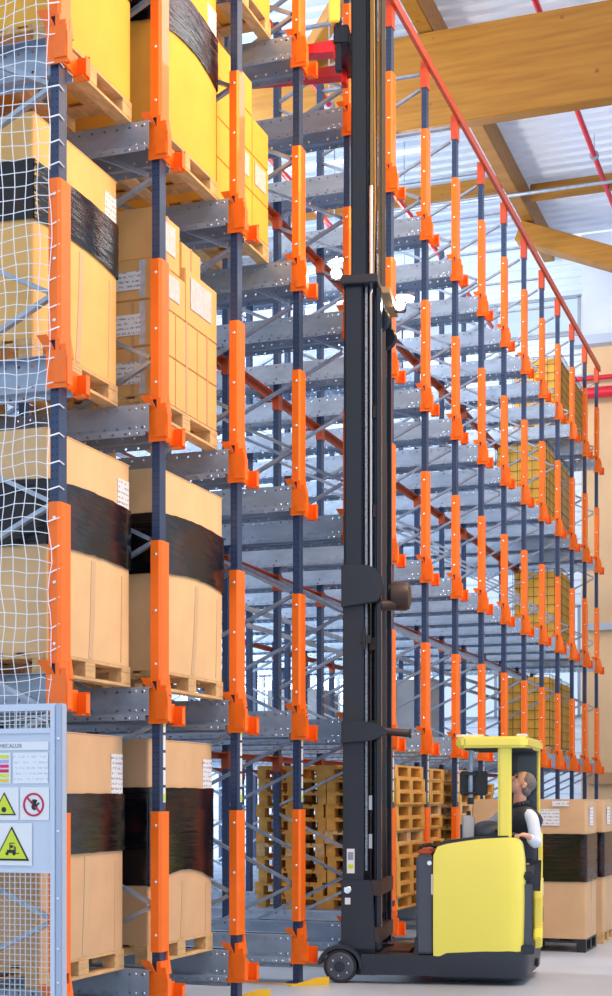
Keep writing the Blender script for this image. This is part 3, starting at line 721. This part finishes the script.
# foot casting
MB().prism([(-.0,.30),(.31,.30),(.285,.85),(.265,.92),(0.0,.92)],1,.07,.13).build('mast_foot_plate', TDARK, T, bevel=.006)
MB().lathe((.06,.068,.83),1,[(-.012,.028),(-.006,.034),(.004,.034)],16).build('bolt', CHROME, T)
r_ = MB().box(.035,.085,.064,.068,.70,.76).build('sticker', WHITE, T)
r_ = MB().box(.05,.12,.083,.088,.98,1.20).build('sticker', WHITE, T); MB().box(.06,.11,.0815,.083,1.02,1.06).build('sticker_print', SY, r_); MB().box(.06,.11,.0815,.083,1.10,1.17).build('sticker_print', GT, r_)
for (z,b) in ((1.55,.22),(1.20,.22)): MB().box(.232,.262,b-.004,b,z,z+.13).build('sticker', WHITE, T)
# cross members
for z0,z1 in ((.78,.92),(.36,.50)):
    MB().box(.27,.36,.08,1.06,z0,z1).build('mast_cross_member', MASTB, T, bevel=.006)
for z0 in (2.25,3.0,4.2,5.1): MB().box(.24,.30,.2,.95,z0,z0+.11).build('mast_cross_member', MASTB, T)
MB().box(.0,.33,.06,1.08,ZO-.02,ZO+.06).build('mast_yoke', TDARK, T, bevel=.006)
WL = bpy.data.materials.new('glare_lamp_glass'); WL.use_nodes = True; _b = WL.node_tree.nodes['Principled BSDF']
_b.inputs['Emission Color'].default_value = (1,.96,.9,1); _b.inputs['Emission Strength'].default_value = 60
for (a,b_,z) in ((-.06,.16,ZO+.12),(.47,.60,ZO-.05)):  # lamps added on the mast to stand in for two glare spots
    wl = MB().box(a-.055,a+.055,b_+.03,b_+.10,z-.055,z+.055).build('glare_lamp', BLACKP, T, bevel=.01)
    MB().ball((a,b_+.02,z),.048,.03,.048,14,10).build('glare_lamp_lens', WL, wl, smooth=60)
    MB().tube((a,b_+.06,z),(.05 if a < 0 else .38,b_+.06,ZO),.012,6).build('glare_lamp_arm', BLACKP, wl)
MB().box(.30,.42,.25,.95,ZO-.06,ZO-.0).build('yoke_shelf', mat('yoke_tan_steel',(.40,.26,.14),.45), T, bevel=.004)
for b in (.32,.86): MB().lathe((.30,b,ZO-.27),1,[(0,.10),(.01,.115),(.03,.09),(.05,.115),(.06,.10)],24).build('chain_pulley', MASTM, T, smooth=30)
for k in range(3): MB().tube((.325,.42+k*.10,.6),(.325,.42+k*.10,ZM-.3),.014,8).build('hydraulic_hose', RUBBER, T)
MB().path([(.235,.5,ZO+.1),(.25,.52,ZO+.9),(.235,.5,ZM)],.012,8).build('hydraulic_hose', BRASS, T)
# rounded carriage plates with rollers
def lobe(z0,z1,a1,name='carriage_plate'):
    zc = (z0+z1)/2; r = (z1-z0)/2
    pts = [(.005,z0),(a1-r*.9,z0+.03)]+[(a1-r+r*math.cos(math.radians(a)), zc+r*math.sin(math.radians(a))) for a in (-50,-25,0,25,50,75)]+[(a1-r*1.3,z1),(.005,z1)]
    MB().prism(pts,1,.035,.085).build(name, TDARK, T, bevel=.006)
lobe(3.37,3.75,.39); MB().prism([(.005,2.15),(.28,2.17),(.40,2.22),(.42,2.26),(.36,2.31),(.2,2.35),(.005,2.35)],1,.035,.085).build('carriage_plate', TDARK, T, bevel=.006)
MB().lathe((0,.36,3.50),0,[(.40,.10),(.43,.13),(.55,.135),(.585,.12),(.60,.08)],24).build('lamp_drum', MASTB, T, smooth=30)
MB().tube((.30,.25,3.40),(.46,.30,3.42),.05,12).build('roller_arm', MASTB, T, smooth=40)
MB().tube((.30,.2,2.27),(.60,.24,2.24),.035,14).build('stop_roller', MASTB, T, smooth=40)
MB().tube((.60,.24,2.24),(.615,.24,2.24),.045,14).build('roller_cap', TDARK, T, smooth=40)
for z in (3.05,): 
    mb = MB().box(.17,.27,.08,.11,z,z+.07); mb.box(.2,.22,.07,.11,z-.06,z+.14); mb.build('clamp', BLACKP, T)
# carriage at the top with yellow frame and red forks reaching into the rack
MB().box(-.14,-.04,.24,.30,8.74,9.35).build('carriage_side', TYEL, T, bevel=.01)
MB().box(-.10,.04,.26,.95,8.55,8.72).build('carriage_beam', MASTM, T, bevel=.01); MB().box(-.085,-.03,.27,.33,8.30,8.80).build('carriage_arm', MASTM, T, bevel=.01)
for b in (.34,.80):
    MB().box(-.10,-.05,b-.06,b+.06,8.42,8.95).build('fork_shank', FORKRED, T, bevel=.006)
    MB().prism([(-.05,8.48),(-.05,8.57),(-.10,8.60),(-1.15,8.50),(-1.15,8.485),(-.2,8.48)],1,b-.06,b+.06).build('fork', FORKRED, T, bevel=.006)
# chassis between mast and battery
MB().box(.30,.95,.2,1.0,.16,.24).build('chassis_plate', MASTB, T, bevel=.01)
MB().box(.40,.60,.25,.85,.24,.275).build('chassis_step', MASTB, T)
# battery cover
bt = MB().box(.68,.84,.015,1.16,.27,1.15).build('battery_cover', TSLATE, T, bevel=.02)
MB().box(.665,.70,.010,1.16,.22,.42).build('battery_foot', TDARK, T, bevel=.01)
MB().lathe((.80,.012,1.08),1,[(-.006,.02),(.0,.024)],16).build('lifting_ring', CHROME, bt)
MB().box(.815,.832,.010,.016,.80,.98).build('sticker', WHITE, bt)
MB().box(.69,.82,.05,.6,1.15,1.20).build('cable_cover', mat('rust_red',(.45,.08,.02),.5), T, bevel=.015)
MB().path([(.70,.1,1.17),(.72,.1,1.23),(.80,.1,1.24),(.86,.12,1.22)],.018,8).build('battery_cable', RUBBER, T)
# yellow side shell lofted round the rear near corner
def loft(path, zb, zt, th, name, m, smooth=45):
    mb = MB(); n = len(path); nz = 8; vs = []
    nr = []
    for i,(a,b) in enumerate(path):
        p = path[max(0,i-1)]; q = path[min(n-1,i+1)]; d = Vector((q[0]-p[0],q[1]-p[1])).normalized(); nr.append((-d.y,d.x))
    for off in (0,th):
        for i,(a,b) in enumerate(path):
            for k in range(nz+1):
                f = k/nz; bz = .012*math.sin(math.pi*f)
                z = zb[i]+(zt[i]-zb[i])*f; s = off-bz*(1 if off == 0 else 0)
                if k == nz and off == 0: s = .012
                vs.append((a+nr[i][0]*s, b+nr[i][1]*s, z))
    K = nz+1; fs = []
    for i in range(n-1):
        for k in range(nz):
            fs.append((i*K+k,(i+1)*K+k,(i+1)*K+k+1,i*K+k+1)); o = n*K; fs.append((o+i*K+k+1,o+(i+1)*K+k+1,o+(i+1)*K+k,o+i*K+k))
        fs.append((i*K+nz,(i+1)*K+nz,n*K+(i+1)*K+nz,n*K+i*K+nz)); fs.append((i*K,n*K+i*K,n*K+(i+1)*K,(i+1)*K))
    for i in (0,n-1):
        for k in range(nz): fs.append((i*K+k,i*K+k+1,n*K+i*K+k+1,n*K+i*K+k))
    mb.add(vs,fs); return mb.build(name,m,T,smooth=smooth)
path = [(.835,.0),(.87,0),(.95,0),(1.1,0),(1.25,0),(1.4,0),(1.50,.004),(1.56,.02),(1.60,.05),(1.625,.10),(1.635,.16)]
zt =   [1.15,1.225,1.25,1.275,1.295,1.305,1.31,1.305,1.295,1.27,1.24]
zb =   [.26,.255,.26,.275,.29,.305,.31,.305,.29,.285,.285]
loft(path, zb, zt, .05, 'side_panel', TYEL)
path2 = [(.835,1.2),(.9,1.2),(1.1,1.2),(1.3,1.2),(1.5,1.2),(1.62,1.19),(1.70,1.16)]
loft(path2, [.26]*7, [1.15,1.24,1.27,1.3,1.31,1.31,1.30], -.05, 'side_panel', TYEL)
# hood / console block in front of the cab
MB().box(.86,1.12,.05,1.15,.3,1.20).build('hood', TDARK, T, bevel=.03)
MB().prism([(.87,1.20),(1.50,1.29),(1.50,1.325),(1.20,1.315),(.92,1.275),(.87,1.25)],1,.03,.16).build('dash_rim', TDARK, T, bevel=.01)
MB().box(1.10,1.16,.05,1.15,.35,1.25).build('cab_bulkhead', TDARK, T)
MB().box(1.10,1.72,.05,1.15,.28,.36).build('cab_floor', TDARK, T, bevel=.01)
cs = MB().ball((1.30,.42,1.34),.17,.20,.115,20,12).build('console_hump', TSLATE, T, smooth=60)
kp = MB().box(1.08,1.18,.18,.36,1.26,1.50).build('control_box', mat('control_box_grey',(.50,.50,.52),.5), T, bevel=.015)
MB().tube((1.13,.27,1.5),(1.13,.27,1.54),.02,10).build('control_knob', BLACKP, kp); MB().box(1.06,1.085,.2,.34,1.28,1.42).build('keypad', SK, kp)
MB().tube((1.19,.42,1.25),(1.18,.42,1.34),.014,8).build('joystick', BLACKP, T)
# steering wheel and column
sw = MB(); n = 28; c = Vector((1.50,.34,1.345)); ux = Vector((1,0,-.25)).normalized(); uy = Vector((0,1,.1)).normalized()
ring = [tuple(c+ux*.15*math.cos(2*math.pi*k/n)+uy*.15*math.sin(2*math.pi*k/n)) for k in range(n+1)]
sw.path(ring,.014,8)
for k in (0,9,19): sw.tube(tuple(c), ring[k], .010, 6)
sw.tube(tuple(c), tuple(c+Vector((0,0,-.25))), .03, 10); sw.build('steering_wheel', TDARK, T, smooth=60)
MB().box(1.34,1.56,.22,.50,1.12,1.24).build('steering_console', TDARK, T, bevel=.03)
# armrest, seat, backrest
MB().box(1.42,1.70,.36,1.0,.72,.90).build('seat', BLACKP, T, bevel=.04)
MB().box(1.46,1.74,.86,.98,.85,1.55).build('seat_back', BLACKP, T, bevel=.04)
MB().box(1.55,1.72,.08,.30,.93,1.0).build('armrest', BLACKP, T, bevel=.02)
MB().box(1.62,1.70,.09,.20,.35,.90).build('step_panel', TSLATE, T, bevel=.01)
# rear yellow frame, far side
rf = MB().prism([(.62,.28),(1.2,.28),(1.2,1.34),(1.06,1.34),(1.02,1.2),(1.0,.9),(.92,.72),(.86,.45),(.62,.38)],0,1.70,1.78).build('rear_frame', TYEL, T, bevel=.012)
MB().box(1.782,1.786,1.02,1.16,.74,.90).build('sticker', WHITE, rf)
for k in range(3): MB().bar((1.784,.95+k*.07,.50+k*.02),(1.784,.99+k*.07,.58+k*.02),.004,.02,(0,1,0)).build('marking', SK, rf)
MB().box(1.725,1.755,1.13,1.19,1.30,2.14).build('rear_pillar', TYEL, T, bevel=.012)
bp = MB().box(1.44,1.725,1.08,1.13,1.25,2.12).build('back_guard', mat('dark_guard_panel',(.012,.022,.04),.25,coat=.5), T, bevel=.01)
MB().box(1.415,1.435,1.08,1.11,1.30,2.12).build('guard_post', TYEL, T)
# front pillar
MB().prism([(.05,1.27),(.17,1.27),(.15,2.12),(.05,2.12)],0,1.40,1.52).build('front_pillar', TYEL, T, bevel=.022)
# roof
rfp = [(1.03,.05),(1.10,.0),(1.60,.0),(1.66,.04),(1.78,1.12),(1.72,1.2),(1.12,1.2),(1.05,1.14)]
MB().prism(rfp,2,2.10,2.20).build('overhead_guard', TYEL, T, bevel=.022)
for k in range(4): MB().box(1.10+k*.03,1.7,.2+k*.22,.24+k*.22,2.085,2.10).build('roof_bar', TDARK, T)
MB().box(1.56,1.66,.10,.22,2.20,2.225).build('sensor', WHITE, T, bevel=.008)
MB().box(1.02,1.26,.28,.44,2.205,2.23).build('roof_tray', WHITE, T, bevel=.004)
# pole with monitor
po = MB().tube((1.15,.24,2.12),(1.15,.24,1.62),.020,12).build('monitor_pole', GALV, T, smooth=40)
MB().tube((1.15,.24,1.66),(1.15,.24,1.60),.030,12).build('pole_tip', BLACKP, po); MB().tube((1.15,.24,1.71),(1.15,.24,1.69),.045,12).build('pole_collar', BLACKP, po)
mo = MB().box(1.05,1.30,.28,.31,1.68,1.90).build('monitor', BLACKP, T, bevel=.012)
MB().box(1.12,1.18,.24,.29,1.74,1.80).build('monitor_clamp', TDARK, mo); MB().box(1.10,1.20,.22,.27,1.86,1.89).build('monitor_clamp', BLACKP, mo)
# dark skirt
sk = [(.80,.0),(.95,-.01),(1.2,-.012),(1.45,-.012),(1.54,.0),(1.61,.035),(1.655,.10),(1.68,.3),(1.75,1.0),(1.76,1.15),(1.70,1.2),(.8,1.2)]
n = len(sk); vs = []
for (zz,ins) in ((.045,.06),(.075,.012),(.20,0),(.30,.012)):
    for (a,b) in sk:
        ca, cb = 1.2,.6; l = math.hypot(a-ca,b-cb); vs.append((a-(a-ca)/l*ins, b-(b-cb)/l*ins, zz if zz < .29 else (.25 if a < .9 else .305)))
mb = MB().add(vs,[(k*n+i,k*n+(i+1)%n,(k+1)*n+(i+1)%n,(k+1)*n+i) for k in range(3) for i in range(n)]+[tuple(range(n-1,-1,-1)),tuple(range(3*n,4*n))])
so = mb.build('skirt', TDARK, T, smooth=50)
MB().lathe((1.45,.5,.14),1,[(0,.12),(.01,.14),(.12,.14),(.13,.12)],28).build('drive_wheel', RUBBER, T, smooth=30)
MB().box(1.725,1.745,.72,.82,.10,.17).build('tow_hole', SK, so)

# ------------------------------------------------------------------ driver
def skinned(name, verts, edges, radii, m, parent, sub=1, extra=None, voxel=None, root=0):
    me = bpy.data.meshes.new(name); me.from_pydata(verts, edges, []); o = bpy.data.objects.new(name, me); COL.objects.link(o)
    sk = o.modifiers.new('skin','SKIN'); sk.use_smooth_shade = True
    for i, r in enumerate(radii):
        me.skin_vertices[0].data[i].radius = (r,r) if not isinstance(r, tuple) else r
    me.skin_vertices[0].data[root].use_root = True
    su = o.modifiers.new('sub','SUBSURF'); su.levels = sub; su.render_levels = sub
    dg = bpy.context.evaluated_depsgraph_get(); out = bpy.data.meshes.new_from_object(o.evaluated_get(dg))
    bpy.data.objects.remove(o)
    if extra:
        bm = bmesh.new(); bm.from_mesh(out); t = bpy.data.meshes.new('t'); t.from_pydata(extra.v,[],extra.f); bm.from_mesh(t); bm.to_mesh(out); bm.free()
    o = bpy.data.objects.new(name, out); COL.objects.link(o)
    if voxel:
        rm = o.modifiers.new('r','REMESH'); rm.mode = 'VOXEL'; rm.voxel_size = voxel
        sm = o.modifiers.new('s','SMOOTH'); sm.iterations = 2; sm.factor = .5
        dg = bpy.context.evaluated_depsgraph_get(); out = bpy.data.meshes.new_from_object(o.evaluated_get(dg)); bpy.data.objects.remove(o)
        o = bpy.data.objects.new(name, out); COL.objects.link(o)
    if voxel:   # drop the closed-off inner shells the remesh leaves behind
        bm = bmesh.new(); bm.from_mesh(out); left = set(bm.verts); isl = []
        while left:
            q = [left.pop()]; c = set(q)
            while q:
                for e in q.pop().link_edges:
                    for w in e.verts:
                        if w in left: left.discard(w); c.add(w); q.append(w)
            isl.append(c)
        isl.sort(key=len); print('ISL', [len(c) for c in isl[-8:]])
        bmesh.ops.delete(bm, geom=[w for c in isl[:-1] for w in c], context='VERTS'); bm.to_mesh(out); bm.free()
    out.materials.clear(); out.materials.append(m)
    for p in out.polygons: p.use_smooth = True
    o.parent = parent; return o
SKIN = mat('skin', (.72,.38,.28), .5); HAIR = mat('grey_brown_hair', (.17,.15,.15), .7, var=.3, vscale=60); SHIRT = mat('white_sleeve', (.66,.74,.90), .7, bump=.1)
VEST = mat('navy_vest', (.016,.019,.035), .6, bump=.1, bscale=12); TROU = mat('dark_trousers', (.05,.055,.075), .7)
D = empty('person', TL, TR, 'seated driver in dark vest and white sleeves, looking up, inside the yellow cab', 'person')
hip = (1.60,.62,.98); belly=(1.58,.59,1.15); chest=(1.555,.565,1.38); nb=(1.575,.555,1.55); neck=(1.560,.545,1.62)
shN=(1.695,.38,1.485); elN=(1.735,.27,1.235); wrN=(1.660,.12,1.325)
shF=(1.42,.68,1.49); elF=(1.25,.62,1.35); wrF=(1.195,.45,1.325)
hpN=(1.62,.52,.96); knN=(1.40,.24,1.0); ftN=(1.38,.25,.48); hpF=(1.52,.68,.96); knF=(1.27,.52,1.0); ftF=(1.28,.5,.48)
toN=(1.27,.17,.42); toF=(1.17,.42,.42)
def hand(V,E,R,w,d,side,curl=(0,0,-1)):
    """five fingers from wrist index w, pointing d, spread sideways"""
    d = Vector(d).normalized(); c = Vector(curl).normalized(); s = d.cross(c).normalized()*side; W = Vector(V[w])
    p = W+d*.075; V.append(tuple(p)); R.append((.030,.018)); E.append((w,len(V)-1)); pi = len(V)-1
    ex = MB()
    for k,(o,l) in enumerate(((-.028,.065),(-.009,.075),(.010,.070),(.028,.055))):
        a = W+d*.075+s*o; b_ = a+d*l*.55+c*l*.25; e = b_+c*l*.5+d*l*.12
        ex.tube(tuple(a-d*.02),tuple(b_),.0095,8); ex.tube(tuple(b_),tuple(e),.009,8,.007); ex.ball(tuple(b_),.0095,.0095,.0095,8,6); ex.ball(tuple(e),.0075,.0075,.0075,8,6)
    a = W+d*.03-s*.025; b_ = a-s*.03+d*.03+c*.01; e = b_+d*.03+c*.02+s*.008
    ex.tube(tuple(a),tuple(b_),.012,8); ex.tube(tuple(b_),tuple(e),.011,8,.008); ex.ball(tuple(b_),.0115,.0115,.0115,8,6); ex.ball(tuple(e),.0085,.0085,.0085,8,6)
    return ex
V=[hip,belly,chest,nb,neck,shN,elN,wrN,shF,elF,wrF,hpN,knN,ftN,toN,hpF,knF,ftF,toF]
E_=[(0,1),(1,2),(2,3),(3,4),(3,5),(5,6),(6,7),(3,8),(8,9),(9,10),(0,11),(11,12),(12,13),(13,14),(0,15),(15,16),(16,17),(17,18)]
R=[.13,.125,.13,.075,.056,.045,.040,.027,.045,.042,.027,.065,.05,.04,.035,.065,.05,.04,.035]
e1 = hand(V,E_,R,7,(-.75,-.45,.12),1); e2 = hand(V,E_,R,10,(-.45,-.85,-.25),-1)
# head: forward direction tilted up, towards the mast
hc = Vector((1.590,.55,1.785)); yaw = math.radians(200); pit = math.radians(42)
f = Vector((math.cos(yaw)*math.cos(pit), math.sin(yaw)*math.cos(pit), math.sin(pit))); l = Vector((-math.sin(yaw), math.cos(yaw),0)); u = f.cross(l)
def H(x,y,z): return tuple(hc+f*x+l*y+u*z)
def hball(mb,x,y,z,rx,ry,rz):
    t = MB().ball((0,0,0),rx,ry,rz,18,12); mb.add([H(x+a,y+b_,z+c_) for a,b_,c_ in t.v], t.f)
head = MB()
hball(head,-.012,0,.03,.105,.080,.098); hball(head,.030,0,-.045,.062,.060,.070); hball(head,.068,0,-.092,.024,.030,.022)
hball(head,.098,0,-.012,.022,.012,.018); hball(head,.086,0,.012,.014,.010,.026); hball(head,.080,0,.040,.020,.050,.012)
hball(head,.088,0,-.050,.012,.026,.007); hball(head,.087,0,-.064,.012,.022,.008)
for s in (-1,1): hball(head,-.012,s*.082,-.008,.020,.010,.034); hball(head,.068,s*.036,-.022,.022,.018,.018)
nk = MB(); nk.tube(tuple(Vector(nb)-Vector((0,0,.03))), tuple(hc-u*.03-f*.02), .062, 16, .056)
ex = MB()
for q in (head,nk,e1,e2): ex.add(q.v,q.f)
skinned('body', V, E_, R, SKIN, D, 1, ex, .0065)
ey = MB(); br = MB()
for s in (-1,1):
    hball(ey,.079,s*.030,.016,.012,.014,.009); hball(br,.090,s*.030,.040,.010,.020,.005)
ey.build('eye', mat('eye_dark',(.03,.025,.025),.3), D, smooth=60); br.build('eyebrow', HAIR, D, smooth=60)
hr = MB(); hball(hr,-.026,0,.044,.100,.087,.092); hball(hr,-.062,0,-.02,.062,.078,.070)
hr.build('hair', HAIR, D, smooth=60)
def off(p,dx=0,dy=0,dz=0): return (p[0]+dx,p[1]+dy,p[2]+dz)
Vs=[hip,belly,chest,nb,shN,elN,off(wrN,.012,.02,-.01),shF,elF,off(wrF,.01,.02,0)]
skinned('shirt', Vs, [(0,1),(1,2),(2,3),(3,4),(4,5),(5,6),(3,7),(7,8),(8,9)], [.135,.130,.140,.070,.064,.058,.042,.070,.056,.042], SHIRT, D, 2)
Vv=[off(hip,0,0,.02),belly,chest,off(nb,0,0,-.015),off(shN,.012,-.012,.02),off(shF,.0,-.0,.01)]
skinned('vest', Vv, [(0,1),(1,2),(2,3),(3,4),(3,5)], [.155,.165,.190,.135,.118,.108], VEST, D, 2)
cl = MB(); n = 20
for k in range(n):
    a0, a1 = 2*math.pi*k/n, 2*math.pi*(k+1)/n
    cl.tube((1.57+.082*math.cos(a0),.55+.082*math.sin(a0),1.595+.02*math.cos(a0)),(1.57+.082*math.cos(a1),.55+.082*math.sin(a1),1.595+.02*math.cos(a1)),.024,8)
cl.build('collar', VEST, D, smooth=60)
Vt=[off(hip,0,0,-.0),hpN,knN,off(ftN,0,0,.06),hpF,knF,off(ftF,0,0,.06)]
skinned('trousers', Vt, [(0,1),(1,2),(2,3),(0,4),(4,5),(5,6)], [.145,.10,.075,.06,.10,.075,.06], TROU, D, 2)
sh = MB()
for a,b_ in ((ftN,toN),(ftF,toF)): sh.ball((a[0],a[1],.42),.055,.055,.06); sh.bar((a[0],a[1],.40),(b_[0],b_[1],.39),.09,.07)
sh.build('shoe', BLACKP, D, bevel=.01)

# ------------------------------------------------------------------ yellow floor guides
def guide(x,y,rz,label):
    r = MB(); r.prism([(-.20,0),(.16,0),(.16,.07),(.05,.07),(-.17,.015)],1,-.006,.0); r.box(-.20,.16,-.0,.10,0,.008)
    o = r.build('floor_guide', mat('guide_yellow',(.85,.50,.01),.4)); o.location = (x,y,.001); o.rotation_euler = (0,0,rz); tag(o,label,'floor guide','yellow steel floor guides at the lane mouths')
guide(4.20,-.20,math.radians(-50),'yellow steel floor guide beside the truck load wheel')
guide(3.22,-.02,math.radians(-50),'yellow steel floor guide at bottom edge between second and third bays')
